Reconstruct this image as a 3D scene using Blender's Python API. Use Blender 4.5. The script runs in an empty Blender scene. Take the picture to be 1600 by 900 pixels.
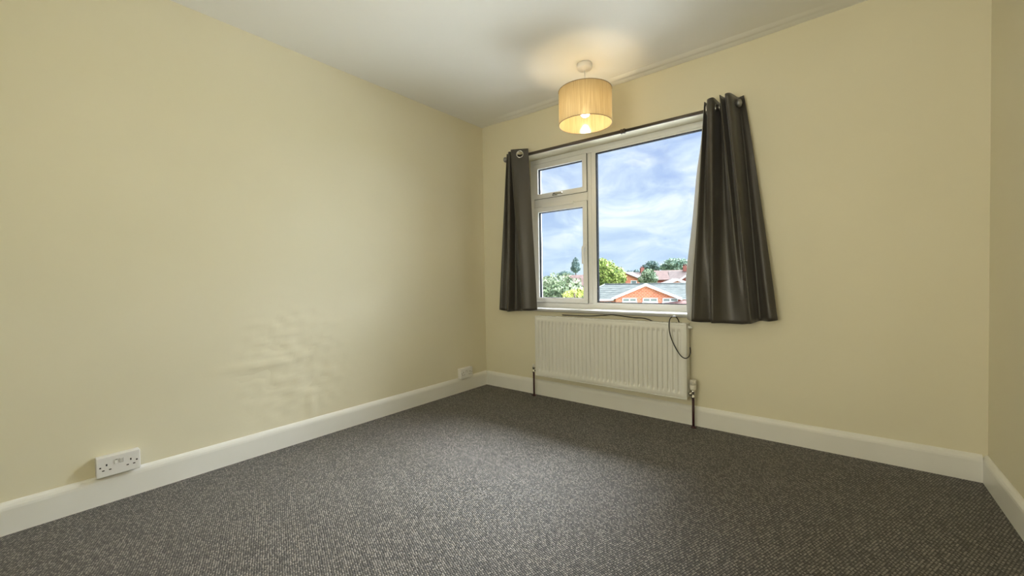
import bpy, bmesh, math, random
from mathutils import Vector, Matrix, noise

S = bpy.context.scene
COL = S.collection
random.seed(7)

# ------------------------------------------------------------------ camera
cam_d = bpy.data.cameras.new('camera')
cam_d.sensor_width = 36.0
cam_d.lens = 637.02 / 1600 * 36.0
cam_d.clip_start = 0.02
cam_d.clip_end = 1000
cam = bpy.data.objects.new('camera', cam_d)
COL.objects.link(cam)
Rr = Vector((0.78153684, 0.62364724, -0.01625724))
Ru = Vector((-3.84332323e-04, 2.65404513e-02, 9.99647666e-01))
Rf = Vector((-0.62385898, 0.78125523, -0.02098203))
M = Matrix((Rr, Ru, -Rf)).transposed().to_4x4()
M.translation = Vector((2.597275, -2.843142, 0.983007))
cam.matrix_world = M
S.camera = cam

# ------------------------------------------------------------------ view
S.view_settings.view_transform = 'Standard'
S.view_settings.look = 'None'
S.view_settings.gamma = 1
S.view_settings.exposure = 0.0
S.view_settings.use_curve_mapping = False

# ------------------------------------------------------------------ sky
SKY = 1.22
world = bpy.data.worlds.new('cloudy_sky')
S.world = world
world.use_nodes = True
nt = world.node_tree
nt.nodes.clear()
N = nt.nodes.new
L = nt.links.new
out = N('ShaderNodeOutputWorld'); bg = N('ShaderNodeBackground')
tc = N('ShaderNodeTexCoord'); sep = N('ShaderNodeSeparateXYZ')
L(tc.outputs['Generated'], sep.inputs[0])
zz = N('ShaderNodeMath'); zz.operation = 'ADD'; zz.inputs[1].default_value = 0.30
zc = N('ShaderNodeMath'); zc.operation = 'MAXIMUM'; zc.inputs[1].default_value = 0.0
L(sep.outputs['Z'], zc.inputs[0]); L(zc.outputs[0], zz.inputs[0])
dx = N('ShaderNodeMath'); dx.operation = 'DIVIDE'; dy = N('ShaderNodeMath'); dy.operation = 'DIVIDE'
L(sep.outputs['X'], dx.inputs[0]); L(zz.outputs[0], dx.inputs[1])
L(sep.outputs['Y'], dy.inputs[0]); L(zz.outputs[0], dy.inputs[1])
cmb = N('ShaderNodeCombineXYZ')
L(dx.outputs[0], cmb.inputs[0]); L(dy.outputs[0], cmb.inputs[1])
n1 = N('ShaderNodeTexNoise'); n1.inputs['Scale'].default_value = 3.0; n1.inputs['Detail'].default_value = 7
n1.inputs['Roughness'].default_value = 0.55; n1.inputs['Distortion'].default_value = 0.5
n2 = N('ShaderNodeTexNoise'); n2.inputs['Scale'].default_value = 1.2; n2.inputs['Detail'].default_value = 4
n2.inputs['Distortion'].default_value = 0.3
L(cmb.outputs[0], n1.inputs['Vector']); L(cmb.outputs[0], n2.inputs['Vector'])
r1 = N('ShaderNodeValToRGB')
e = r1.color_ramp.elements
e[0].position = 0.38; e[0].color = (0.46, 0.60, 0.86, 1)
e[1].position = 0.60; e[1].color = (0.94, 0.99, 1.0, 1)
m1 = r1.color_ramp.elements.new(0.50); m1.color = (0.69, 0.81, 0.95, 1)
L(n1.outputs['Fac'], r1.inputs[0])
r2 = N('ShaderNodeValToRGB')
e = r2.color_ramp.elements
e[0].position = 0.35; e[0].color = (0.76, 0.80, 0.94, 1)
e[1].position = 0.62; e[1].color = (1, 1, 1, 1)
L(n2.outputs['Fac'], r2.inputs[0])
mul = N('ShaderNodeMixRGB'); mul.blend_type = 'MULTIPLY'; mul.inputs[0].default_value = 1
L(r1.outputs[0], mul.inputs[1]); L(r2.outputs[0], mul.inputs[2])
# paler, flatter band towards the horizon
hz = N('ShaderNodeMapRange'); hz.inputs['From Min'].default_value = 0.0; hz.inputs['From Max'].default_value = 0.22
hz.inputs['To Min'].default_value = 0.75; hz.inputs['To Max'].default_value = 0.0
L(sep.outputs['Z'], hz.inputs['Value'])
mh = N('ShaderNodeMixRGB'); mh.inputs[2].default_value = (0.56, 0.72, 0.90, 1)
L(hz.outputs[0], mh.inputs[0]); L(mul.outputs[0], mh.inputs[1])
L(mh.outputs[0], bg.inputs['Color'])
bg.inputs['Strength'].default_value = SKY
L(bg.outputs[0], out.inputs[0])

# ------------------------------------------------------------------ overcast daylight
def daylight(name, energy, angle, color, direction, loc):
    d = bpy.data.lights.new(name, 'SUN')
    d.energy = energy; d.angle = math.radians(angle); d.color = color
    o = bpy.data.objects.new(name, d); COL.objects.link(o)
    o.location = loc
    o.rotation_euler = Vector(direction).to_track_quat('-Z', 'Y').to_euler()
daylight('bright_cloud', 40.0, 140, (0.80, 0.875, 1.0), (-0.62, -0.42, -0.52), (6, 12, 14))     # broad glow of the cloud cover
daylight('hazy_sun', 27.0, 46, (0.95, 0.97, 1.0), (-0.17, -0.62, -0.77), (4, 12, 16))          # veiled sun, high up

# added fill light, unseen behind the camera, tilted up to brighten the room
ld = bpy.data.lights.new('added_fill', 'AREA')
ld.shape = 'RECTANGLE'; ld.size = 1.6; ld.size_y = 1.5
ld.energy = 54
ld.color = (1.0, 0.945, 0.76)
lo = bpy.data.objects.new('added_fill', ld)
COL.objects.link(lo)
lo.location = (1.7, -4.25, 1.2)
lo.rotation_euler = Vector((0.42, 0.62, 0.66)).to_track_quat('-Z', 'Y').to_euler()

# ================================================================== materials
def mat(name, color=(0.8, 0.8, 0.8), rough=0.5, metal=0.0, spec=0.5, **kw):
    m = bpy.data.materials.new(name)
    m.use_nodes = True
    b = m.node_tree.nodes['Principled BSDF']
    b.inputs['Base Color'].default_value = (*color, 1)
    b.inputs['Roughness'].default_value = rough
    b.inputs['Metallic'].default_value = metal
    b.inputs['Specular IOR Level'].default_value = spec
    for k, v in kw.items():
        b.inputs[k].default_value = v
    return m

def noisy(m, c1, c2, scale=5.0, detail=4, lo=0.35, hi=0.65, bump=0.0, bscale=None, dist=0.001, stretch=None):
    """mottle the base colour between two close tones, with a fine relief"""
    nt = m.node_tree; n = nt.nodes; l = nt.links
    b = n['Principled BSDF']
    tc = n.new('ShaderNodeTexCoord')
    src = tc.outputs['Object']
    if stretch:
        mp = n.new('ShaderNodeMapping'); mp.inputs['Scale'].default_value = stretch
        l.new(src, mp.inputs[0]); src = mp.outputs[0]
    t = n.new('ShaderNodeTexNoise'); t.inputs['Scale'].default_value = scale; t.inputs['Detail'].default_value = detail
    l.new(src, t.inputs['Vector'])
    r = n.new('ShaderNodeValToRGB')
    r.color_ramp.elements[0].position = lo; r.color_ramp.elements[0].color = (*c1, 1)
    r.color_ramp.elements[1].position = hi; r.color_ramp.elements[1].color = (*c2, 1)
    l.new(t.outputs['Fac'], r.inputs[0]); l.new(r.outputs[0], b.inputs['Base Color'])
    if bump:
        t2 = n.new('ShaderNodeTexNoise'); t2.inputs['Scale'].default_value = bscale or scale * 8; t2.inputs['Detail'].default_value = 5
        l.new(src, t2.inputs['Vector'])
        bp = n.new('ShaderNodeBump'); bp.inputs['Strength'].default_value = bump; bp.inputs['Distance'].default_value = dist
        l.new(t2.outputs['Fac'], bp.inputs['Height']); l.new(bp.outputs[0], b.inputs['Normal'])
    return m

CREAM = (0.760, 0.675, 0.430)
M_wall = noisy(mat('cream_emulsion', CREAM, 0.62, spec=0.25), (0.760, 0.710, 0.535), (0.785, 0.735, 0.560), 1.3, 3, bump=0.12, bscale=60, dist=0.0012)
M_ceil = noisy(mat('ceiling_emulsion', (0.74, 0.73, 0.70), 0.8, spec=0.2), (0.85, 0.84, 0.80), (0.87, 0.86, 0.82), 1.1, 3, bump=0.15, bscale=25, dist=0.002)
M_trim = noisy(mat('white_gloss_trim', (0.80, 0.79, 0.74), 0.3), (0.79, 0.78, 0.73), (0.82, 0.81, 0.76), 3, 3, bump=0.05, bscale=30, dist=0.001)
M_upvc = mat('white_upvc', (0.84, 0.84, 0.83), 0.28)
M_sill = mat('white_gloss_sill', (0.84, 0.84, 0.82), 0.3)
M_gasket = mat('black_gasket', (0.010, 0.011, 0.014), 0.8, spec=0.1)
M_rad = mat('radiator_enamel', (0.78, 0.775, 0.72), 0.35)
M_plastic = mat('white_plastic', (0.80, 0.79, 0.77), 0.3)
M_plastic_old = mat('cream_plastic', (0.74, 0.71, 0.62), 0.4)
M_chrome = mat('chrome', (0.62, 0.60, 0.56), 0.18, 1.0)
M_darkhole = mat('dark_slot', (0.008, 0.008, 0.008), 0.8)
M_red = mat('red_indicator', (0.55, 0.04, 0.03), 0.4)
M_pipe = mat('painted_pipe', (0.045, 0.012, 0.016), 0.35)
M_cable = mat('black_cable', (0.012, 0.012, 0.013), 0.32)
M_rod = mat('bronzed_rod', (0.115, 0.095, 0.08), 0.42, 0.6)
M_finial = mat('dull_silver', (0.30, 0.30, 0.30), 0.4, 0.8)
M_ring = mat('eyelet_steel', (0.68, 0.68, 0.66), 0.22, 1.0)

def curtain_mat():
    m = mat('charcoal_satin', (0.054, 0.048, 0.040), 0.40, spec=0.55)
    b = m.node_tree.nodes['Principled BSDF']
    b.inputs['Sheen Weight'].default_value = 0.25
    b.inputs['Sheen Roughness'].default_value = 0.4
    nt = m.node_tree; n = nt.nodes; l = nt.links
    tc = n.new('ShaderNodeTexCoord'); mp = n.new('ShaderNodeMapping'); mp.inputs['Scale'].default_value = (900, 900, 12)
    t = n.new('ShaderNodeTexNoise'); t.inputs['Scale'].default_value = 1; t.inputs['Detail'].default_value = 2
    l.new(tc.outputs['Object'], mp.inputs[0]); l.new(mp.outputs[0], t.inputs['Vector'])
    bp = n.new('ShaderNodeBump'); bp.inputs['Strength'].default_value = 0.15; bp.inputs['Distance'].default_value = 0.0006
    l.new(t.outputs['Fac'], bp.inputs['Height']); l.new(bp.outputs[0], b.inputs['Normal'])
    return m
M_curtain = curtain_mat()
M_lining_lit = mat('window_lit_lining', (0.46, 0.455, 0.43), 0.5, spec=0.4)  # lining edge, coloured paler to carry the window light falling on it

def glass_mat():
    m = bpy.data.materials.new('window_glass'); m.use_nodes = True
    nt = m.node_tree; n = nt.nodes; l = nt.links
    n.clear()
    o = n.new('ShaderNodeOutputMaterial'); mx = n.new('ShaderNodeMixShader')
    tr = n.new('ShaderNodeBsdfTransparent'); tr.inputs[0].default_value = (0.97, 0.985, 0.975, 1)
    gl = n.new('ShaderNodeBsdfGlossy'); gl.inputs['Roughness'].default_value = 0.02
    fr = n.new('ShaderNodeFresnel'); fr.inputs[0].default_value = 1.35
    l.new(fr.outputs[0], mx.inputs[0]); l.new(tr.outputs[0], mx.inputs[1]); l.new(gl.outputs[0], mx.inputs[2])
    l.new(mx.outputs[0], o.inputs[0])
    return m
M_glass = glass_mat()

def carpet_mat():
    m = mat('loop_pile_carpet', (0.1, 0.09, 0.08), 0.6, spec=0.45)
    nt = m.node_tree; n = nt.nodes; l = nt.links
    b = n['Principled BSDF']
    b.inputs['Sheen Weight'].default_value = 0.1
    b.inputs['Sheen Roughness'].default_value = 0.6
    tc = n.new('ShaderNodeTexCoord')
    # woven rows run obliquely across the room
    mp = n.new('ShaderNodeMapping'); mp.inputs['Rotation'].default_value = (0, 0, math.radians(-158.9))
    l.new(tc.outputs['Object'], mp.inputs[0])
    cb = n.new('ShaderNodeMapping'); cb.inputs['Scale'].default_value = (112, 132, 1)
    l.new(mp.outputs[0], cb.inputs[0])
    v = n.new('ShaderNodeTexVoronoi'); v.feature = 'F1'; v.voronoi_dimensions = '2D'
    v.inputs['Scale'].default_value = 1.0; v.inputs['Randomness'].default_value = 0.3
    l.new(cb.outputs[0], v.inputs['Vector'])
    # per loop tone
    r = n.new('ShaderNodeValToRGB')
    el = r.color_ramp.elements
    el[0].position = 0.05; el[0].color = (0.070, 0.062, 0.054, 1)
    el[1].position = 0.95; el[1].color = (0.36, 0.325, 0.285, 1)
    k = el.new(0.5); k.color = (0.165, 0.149, 0.132, 1)
    sc = n.new('ShaderNodeSeparateColor'); l.new(v.outputs['Color'], sc.inputs[0])
    l.new(sc.outputs[0], r.inputs[0])
    # dark between the loops
    r2 = n.new('ShaderNodeMapRange'); r2.inputs['From Min'].default_value = 0.22; r2.inputs['From Max'].default_value = 0.52
    r2.inputs['To Min'].default_value = 1.0; r2.inputs['To Max'].default_value = 0.03
    l.new(v.outputs['Distance'], r2.inputs['Value'])
    mx = n.new('ShaderNodeMixRGB'); mx.blend_type = 'MULTIPLY'; mx.inputs[0].default_value = 1
    l.new(r.outputs[0], mx.inputs[1]); l.new(r2.outputs[0], mx.inputs[2])
    # fibre fleck
    t = n.new('ShaderNodeTexNoise'); t.inputs['Scale'].default_value = 420; t.inputs['Detail'].default_value = 2
    l.new(tc.outputs['Object'], t.inputs['Vector'])
    r3 = n.new('ShaderNodeMapRange'); r3.inputs['From Min'].default_value = 0.3; r3.inputs['From Max'].default_value = 0.7
    r3.inputs['To Min'].default_value = 0.6; r3.inputs['To Max'].default_value = 1.4
    l.new(t.outputs['Fac'], r3.inputs['Value'])
    mx2 = n.new('ShaderNodeMixRGB'); mx2.blend_type = 'MULTIPLY'; mx2.inputs[0].default_value = 1
    l.new(mx.outputs[0], mx2.inputs[1]); l.new(r3.outputs[0], mx2.inputs[2])
    l.new(mx2.outputs[0], b.inputs['Base Color'])
    bp = n.new('ShaderNodeBump'); bp.invert = True; bp.inputs['Strength'].default_value = 0.9; bp.inputs['Distance'].default_value = 0.004
    l.new(v.outputs['Distance'], bp.inputs['Height']); l.new(bp.outputs[0], b.inputs['Normal'])
    return m
M_carpet = carpet_mat()

def shade_mat():
    """woven cloth outside, glossy plastic lining inside"""
    m = bpy.data.materials.new('drum_shade_cloth'); m.use_nodes = True
    nt = m.node_tree; n = nt.nodes; l = nt.links; n.clear()
    o = n.new('ShaderNodeOutputMaterial')
    tc = n.new('ShaderNodeTexCoord'); mp = n.new('ShaderNodeMapping'); mp.inputs['Scale'].default_value = (260, 260, 6)
    t = n.new('ShaderNodeTexNoise'); t.inputs['Scale'].default_value = 1; t.inputs['Detail'].default_value = 3
    l.new(tc.outputs['Object'], mp.inputs[0]); l.new(mp.outputs[0], t.inputs['Vector'])
    r = n.new('ShaderNodeValToRGB')
    r.color_ramp.elements[0].position = 0.3; r.color_ramp.elements[0].color = (0.42, 0.31, 0.16, 1)
    r.color_ramp.elements[1].position = 0.7; r.color_ramp.elements[1].color = (0.56, 0.44, 0.25, 1)
    l.new(t.outputs['Fac'], r.inputs[0])
    df = n.new('ShaderNodeBsdfDiffuse'); tl = n.new('ShaderNodeBsdfTranslucent'); tr = n.new('ShaderNodeBsdfTransparent')
    l.new(r.outputs[0], df.inputs[0]); l.new(r.outputs[0], tl.inputs[0]); tr.inputs[0].default_value = (0.95, 0.85, 0.6, 1)
    a = n.new('ShaderNodeMixShader'); a.inputs[0].default_value = 0.28
    l.new(df.outputs[0], a.inputs[1]); l.new(tl.outputs[0], a.inputs[2])
    c = n.new('ShaderNodeMixShader'); c.inputs[0].default_value = 0.004
    l.new(a.outputs[0], c.inputs[1]); l.new(tr.outputs[0], c.inputs[2])
    gl = n.new('ShaderNodeBsdfGlossy'); gl.inputs['Roughness'].default_value = 0.12
    ge = n.new('ShaderNodeNewGeometry')
    fr = n.new('ShaderNodeMath'); fr.operation = 'MULTIPLY'; fr.inputs[1].default_value = 0.10
    l.new(ge.outputs['Backfacing'], fr.inputs[0])
    d = n.new('ShaderNodeMixShader')
    l.new(fr.outputs[0], d.inputs[0]); l.new(c.outputs[0], d.inputs[1]); l.new(gl.outputs[0], d.inputs[2])
    l.new(d.outputs[0], o.inputs[0])
    return m
M_shade = shade_mat()
M_shade_rim = mat('shade_rim_tape', (0.22, 0.16, 0.10), 0.7)

def emit(name, color, strength):
    m = bpy.data.materials.new(name); m.use_nodes = True
    n = m.node_tree.nodes; n.clear()
    o = n.new('ShaderNodeOutputMaterial'); e = n.new('ShaderNodeEmission')
    e.inputs[0].default_value = (*color, 1); e.inputs[1].default_value = strength
    m.node_tree.links.new(e.outputs[0], o.inputs[0])
    return m
M_bulb = emit('lit_bulb', (1.0, 0.80, 0.48), 84.0)

# outdoor materials
def brick_mat(name, c1, c2, mortar, sc):
    m = mat(name, c1, 0.85, spec=0.2)
    nt = m.node_tree; n = nt.nodes; l = nt.links; b = n['Principled BSDF']
    tc = n.new('ShaderNodeTexCoord')
    mp = n.new('ShaderNodeMapping'); mp.inputs['Rotation'].default_value = (math.pi / 2, 0, 0)
    l.new(tc.outputs['Object'], mp.inputs[0])
    t = n.new('ShaderNodeTexBrick'); t.inputs['Scale'].default_value = sc
    t.inputs['Color1'].default_value = (*c1, 1); t.inputs['Color2'].default_value = (*c2, 1); t.inputs['Mortar'].default_value = (*mortar, 1)
    t.inputs['Mortar Size'].default_value = 0.022
    l.new(mp.outputs[0], t.inputs['Vector']); l.new(t.outputs[0], b.inputs['Base Color'])
    return m
OUT = 0.30   # reflectance scale common to everything out of doors
def oc(r, g, b): return tuple(min(0.9, c * OUT) for c in (r, g, b))
def ocr(r, g, b): return (r * 0.13, g * 0.13, b * 0.13)   # roofs
M_brick = brick_mat('orange_brick', (0.44, 0.135, 0.068), (0.34, 0.088, 0.045), (0.52, 0.30, 0.21), 1.5)
M_brick_red = brick_mat('red_brick', oc(0.66, 0.20, 0.15), oc(0.56, 0.16, 0.12), oc(0.6, 0.3, 0.24), 3.2)
M_slate = noisy(mat('grey_roof_tile', ocr(0.4, 0.5, 0.5), 0.8, spec=0.2), ocr(0.40, 0.47, 0.455), ocr(0.70, 0.77, 0.74), 3.0, 5, stretch=(0.5, 1, 1))
M_rooftile_brown = noisy(mat('brown_roof_tile', ocr(0.45, 0.28, 0.25), 0.85, spec=0.2), ocr(0.22, 0.14, 0.125), ocr(0.42, 0.28, 0.25), 2.0, 5)
M_rooftile_pink = noisy(mat('pink_roof_tile', ocr(0.7, 0.4, 0.36), 0.85, spec=0.2), ocr(0.30, 0.145, 0.12), ocr(0.52, 0.28, 0.24), 2.0, 5)
M_rooftile_red = noisy(mat('red_roof_tile', ocr(0.8, 0.36, 0.33), 0.85, spec=0.2), ocr(0.52, 0.19, 0.17), ocr(0.66, 0.36, 0.32), 2.0, 5)
M_white_paint = mat('white_outdoor_paint', (0.52, 0.52, 0.52), 0.6)
M_render_wall = mat('pale_render', oc(1.3, 1.15, 1.0), 0.8)
M_outglass = mat('outdoor_glass', (0.10, 0.13, 0.13), 0.08, spec=0.8)
M_blind = mat('grey_green_blind', oc(0.40, 0.46, 0.40), 0.7)
M_lawn = noisy(mat('lawn', oc(0.3, 0.42, 0.18), 0.95, spec=0.1), oc(0.22, 0.36, 0.13), oc(0.42, 0.52, 0.24), 0.5, 5)
M_reflector = noisy(mat('pale_reflector', (0.5, 0.5, 0.48), 0.9, spec=0.2), (0.58, 0.58, 0.56), (0.68, 0.675, 0.65), 0.6, 5)
M_bark = noisy(mat('bark', oc(0.3, 0.22, 0.16), 0.9, spec=0.1), oc(0.22, 0.16, 0.12), oc(0.36, 0.28, 0.2), 6, 4)

def leaf_mat(name, dark, mid, light):
    m = mat(name, mid, 0.6, spec=0.25)
    nt = m.node_tree; n = nt.nodes; l = nt.links; b = n['Principled BSDF']
    a = n.new('ShaderNodeVertexColor'); a.layer_name = 'tone'
    sc = n.new('ShaderNodeSeparateColor'); l.new(a.outputs[0], sc.inputs[0])
    r = n.new('ShaderNodeValToRGB'); el = r.color_ramp.elements
    el[0].position = 0.0; el[0].color = (*dark, 1)
    el[1].position = 1.0; el[1].color = (*light, 1)
    k = el.new(0.5); k.color = (*mid, 1)
    l.new(sc.outputs[0], r.inputs[0]); l.new(r.outputs[0], b.inputs['Base Color'])
    return m

# ================================================================== mesh builder
OFF = {}
def tag(o, label=None, cat=None, group=None, kind=None):
    if label: o['label'] = label
    if cat: o['category'] = cat
    if group: o['group'] = group
    if kind: o['kind'] = kind
    return o

def thing(name, label, cat, loc=(0, 0, 0), rotz=0.0, group=None, kind=None, local=False):
    o = bpy.data.objects.new(name, None)
    COL.objects.link(o)
    o.empty_display_size = 0.05
    o.location = loc
    o.rotation_euler = (0, 0, rotz)
    tag(o, label, cat, group, kind)
    OFF[o.name] = Vector((0, 0, 0)) if local else Vector(loc)
    return o

class MB:
    def __init__(s):
        s.v = []; s.f = []; s.sm = []
    def add(s, vs, fs, smooth=False):
        b = len(s.v)
        s.v += [Vector(v) for v in vs]
        for f in fs:
            s.f.append([i + b for i in f]); s.sm.append(smooth)
        return s
    def box(s, x0, x1, y0, y1, z0, z1):
        x0, x1 = min(x0, x1), max(x0, x1); y0, y1 = min(y0, y1), max(y0, y1); z0, z1 = min(z0, z1), max(z0, z1)
        vs = [(x0, y0, z0), (x1, y0, z0), (x1, y1, z0), (x0, y1, z0), (x0, y0, z1), (x1, y0, z1), (x1, y1, z1), (x0, y1, z1)]
        return s.add(vs, [(0, 3, 2, 1), (4, 5, 6, 7), (0, 1, 5, 4), (1, 2, 6, 5), (2, 3, 7, 6), (3, 0, 4, 7)])
    def prism(s, pts, axis, a, b):
        """polygon pts (2D) swept along an axis from a to b; axis x: pts=(y,z); y: pts=(x,z); z: pts=(x,y)"""
        n = len(pts)
        def P(u, w, t):
            return {'x': (t, u, w), 'y': (u, t, w), 'z': (u, w, t)}[axis]
        vs = [P(u, w, a) for u, w in pts] + [P(u, w, b) for u, w in pts]
        fs = [list(range(n))[::-1], list(range(n, 2 * n))] + [(i, (i + 1) % n, n + (i + 1) % n, n + i) for i in range(n)]
        return s.add(vs, fs)
    def lathe(s, prof, c, axis='z', n=32, close=True):
        """prof: list of (r, h) along the axis from c"""
        c = Vector(c); vs = []; fs = []
        for r, h in prof:
            for k in range(n):
                a = 2 * math.pi * k / n
                u, w = r * math.cos(a), r * math.sin(a)
                vs.append(c + Vector({'z': (u, w, h), 'x': (h, u, w), 'y': (w, h, u)}[axis]))
        for i in range(len(prof) - 1):
            for k in range(n):
                k2 = (k + 1) % n
                fs.append((i * n + k, i * n + k2, (i + 1) * n + k2, (i + 1) * n + k))
        if close:
            fs.append(list(range(n))[::-1]); fs.append(list(range((len(prof) - 1) * n, len(prof) * n)))
        return s.add(vs, fs, True)
    def tube(s, path, r, n=10):
        P = [Vector(p) for p in path]; rr = r if isinstance(r, (list, tuple)) else [r] * len(P)
        vs = []; fs = []; up = None
        for i, p in enumerate(P):
            t = (P[min(i + 1, len(P) - 1)] - P[max(i - 1, 0)]).normalized()
            if up is None:
                up = Vector((0, 0, 1)) if abs(t.z) < 0.9 else Vector((1, 0, 0))
            a = t.cross(up).normalized(); up = a.cross(t).normalized()
            for k in range(n):
                w = 2 * math.pi * k / n
                vs.append(p + rr[i] * (math.cos(w) * a + math.sin(w) * up))
        for i in range(len(P) - 1):
            for k in range(n):
                k2 = (k + 1) % n
                fs.append((i * n + k, i * n + k2, (i + 1) * n + k2, (i + 1) * n + k))
        fs.append(list(range(n))[::-1]); fs.append(list(range((len(P) - 1) * n, len(P) * n)))
        return s.add(vs, fs, True)
    def torus(s, c, normal, R, r, n=28, m=8):
        c = Vector(c); q = Vector(normal).normalized().to_track_quat('Z', 'Y'); vs = []; fs = []
        for i in range(n):
            a = 2 * math.pi * i / n
            for k in range(m):
                b = 2 * math.pi * k / m
                vs.append(c + q @ Vector(((R + r * math.cos(b)) * math.cos(a), (R + r * math.cos(b)) * math.sin(a), r * math.sin(b))))
        for i in range(n):
            for k in range(m):
                fs.append((i * m + k, ((i + 1) % n) * m + k, ((i + 1) % n) * m + (k + 1) % m, i * m + (k + 1) % m))
        return s.add(vs, fs, True)
    def sphere(s, c, r, n=20, m=12, sz=1.0):
        prof = [(max(1e-4, r * math.sin(math.pi * i / m)), -r * sz * math.cos(math.pi * i / m)) for i in range(m + 1)]
        return s.lathe(prof, c, 'z', n)
    def build(s, name, material, parent=None, bevel=0.0, seg=2, normals=True):
        off = OFF.get(parent.name, Vector((0, 0, 0))) if parent else Vector((0, 0, 0))
        me = bpy.data.meshes.new(name)
        me.from_pydata([v - off for v in s.v], [], s.f)
        if normals:
            bm = bmesh.new(); bm.from_mesh(me)
            bmesh.ops.recalc_face_normals(bm, faces=bm.faces)
            bm.to_mesh(me); bm.free()
        me.polygons.foreach_set('use_smooth', s.sm)
        me.materials.append(material)
        o = bpy.data.objects.new(name, me)
        COL.objects.link(o)
        if parent: o.parent = parent
        OFF[o.name] = off
        if bevel:
            b = o.modifiers.new('bevel', 'BEVEL'); b.width = bevel; b.segments = seg; b.limit_method = 'ANGLE'; b.angle_limit = math.radians(40)
            me.polygons.foreach_set('use_smooth', [True] * len(me.polygons))
            w = o.modifiers.new('weighted', 'WEIGHTED_NORMAL'); w.keep_sharp = False
        return o

def struct(name, mb, m, bevel=0.0, label=None, seg=2):
    o = mb.build(name, m, None, bevel, seg)
    o['kind'] = 'structure'
    if label: o['label'] = label
    return o

def catmull(P, n):
    """points on a Catmull-Rom spline through P, n per span"""
    P = [Vector(p) for p in P]; out = []
    for i in range(len(P) - 1):
        p0 = P[max(i - 1, 0)]; p1 = P[i]; p2 = P[i + 1]; p3 = P[min(i + 2, len(P) - 1)]
        for k in range(n):
            t = k / n
            out.append(0.5 * ((2 * p1) + (-p0 + p2) * t + (2 * p0 - 5 * p1 + 4 * p2 - p3) * t * t + (-p0 + 3 * p1 - 3 * p2 + p3) * t ** 3))
    out.append(P[-1])
    return out

# ================================================================== room shell
W, H, YB = 3.145, 2.40, -3.55
WX0, WX1, WZ0, WZ1 = 0.448, 2.005, 0.712, 2.036     # window opening
struct('floor', MB().box(-0.1, W + 0.1, YB - 1.6, 0.1, -0.12, 0.0), M_carpet, label='dark grey flecked loop pile carpet')
struct('ceiling', MB().box(-0.1, W + 0.1, YB - 1.6, 0.1, H, H + 0.12), M_ceil, label='off-white painted ceiling')

# left wall: plaster surface with a patch of old uneven filler near the skirting
def left_wall():
    y0, y1 = YB - 1.6, 0.0
    nz = 130; ny = 240
    vs = []; fs = []
    for i in range(ny + 1):
        y = y0 + (y1 - y0) * i / ny
        for k in range(nz + 1):
            z = H * k / nz
            d = 0.0
            g = math.exp(-(((y + 1.72) / 0.30) ** 2 + ((z - 0.50) / 0.33) ** 2))
            if g > 0.02:
                q = Vector((y * 6.0, z * 11.0, 3.1))
                d += 0.0050 * g * noise.noise(q) + 0.0062 * g * noise.noise(q * 2.6) + 0.0030 * g * noise.noise(q * 5.1)
            d += 0.0010 * noise.noise(Vector((y * 1.2, z * 1.2, 7)))
            # ridges of old filler
            for yc, zc, ly, lz, h in ((-1.90, 0.52, 0.20, 0.018, 0.0045), (-1.72, 0.30, 0.05, 0.05, 0.004), (-1.64, 0.22, 0.02, 0.09, 0.004),
                                      (-1.80, 0.56, 0.08, 0.015, 0.004), (-1.55, 0.72, 0.16, 0.02, 0.0025), (-1.95, 0.455, 0.10, 0.02, -0.003)):
                e = ((y - yc) / ly) ** 2 + ((z - zc) / lz) ** 2
                if e < 6: d += 1.5 * h * math.exp(-e)
            if k in (0, nz) or i in (0, ny): d = 0.0
            vs.append((d, y, z))
    for i in range(ny):
        for k in range(nz):
            a = i * (nz + 1) + k
            fs.append((a, a + nz + 1, a + nz + 2, a + 1))
    mb = MB(); mb.add(vs, fs, True)
    mb.box(-0.12, -0.002, y0, y1 + 0.28, 0, H)
    return mb
struct('wall_left', left_wall(), M_wall, label='cream painted left wall with a patch of uneven filler above the skirting')
struct('wall_right', MB().box(W, W + 0.12, YB - 1.6, 0.28, 0, H), M_wall, label='cream painted wall at the right edge')
mb = MB()
for z0, z1, x0, x1 in ((0, WZ0, 0, W), (WZ1, H, 0, W), (WZ0, WZ1, 0, WX0), (WZ0, WZ1, WX1, W)):
    mb.box(x0, x1, 0, 0.28, z0, z1)
struct('wall_far', mb, M_wall, label='cream painted wall holding the window')
# near wall behind the camera, its doorway made wide to let the added fill in
mb = MB()
mb.box(0, 1.0, YB - 0.1, YB, 0, H); mb.box(2.95, W, YB - 0.1, YB, 0, H); mb.box(1.0, 2.95, YB - 0.1, YB, 2.1, H)
struct('wall_near', mb, M_wall, label='cream painted wall with a doorway made wide for the fill light')
struct('wall_landing', MB().box(-0.1, W + 0.1, YB - 1.7, YB - 1.6, 0, H), M_wall, label='cream painted landing wall')

# skirting boards: flat face with rounded, sloping top
HB = 0.128
def skirt_prof(s=1):
    return [(0, 0), (0.018, 0), (0.018, HB - 0.030), (0.0165, HB - 0.020), (0.0125, HB - 0.010), (0.007, HB - 0.003), (0.0025, HB), (0, HB)]
mb = MB(); mb.prism([(x, z) for x, z in skirt_prof()], 'y', YB, 0.0)
struct('baseboard_left', mb, M_trim, label='white gloss skirting board along the left wall')
mb = MB(); mb.prism([(-x, z) for x, z in skirt_prof()], 'x', 0.018, W - 0.018)
struct('baseboard_far', mb, M_trim, label='white gloss skirting board under the window')
mb = MB(); mb.prism([(W - x, z) for x, z in skirt_prof()], 'y', YB, 0.0)
struct('baseboard_right', mb, M_trim, label='white gloss skirting board along the right wall')

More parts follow.
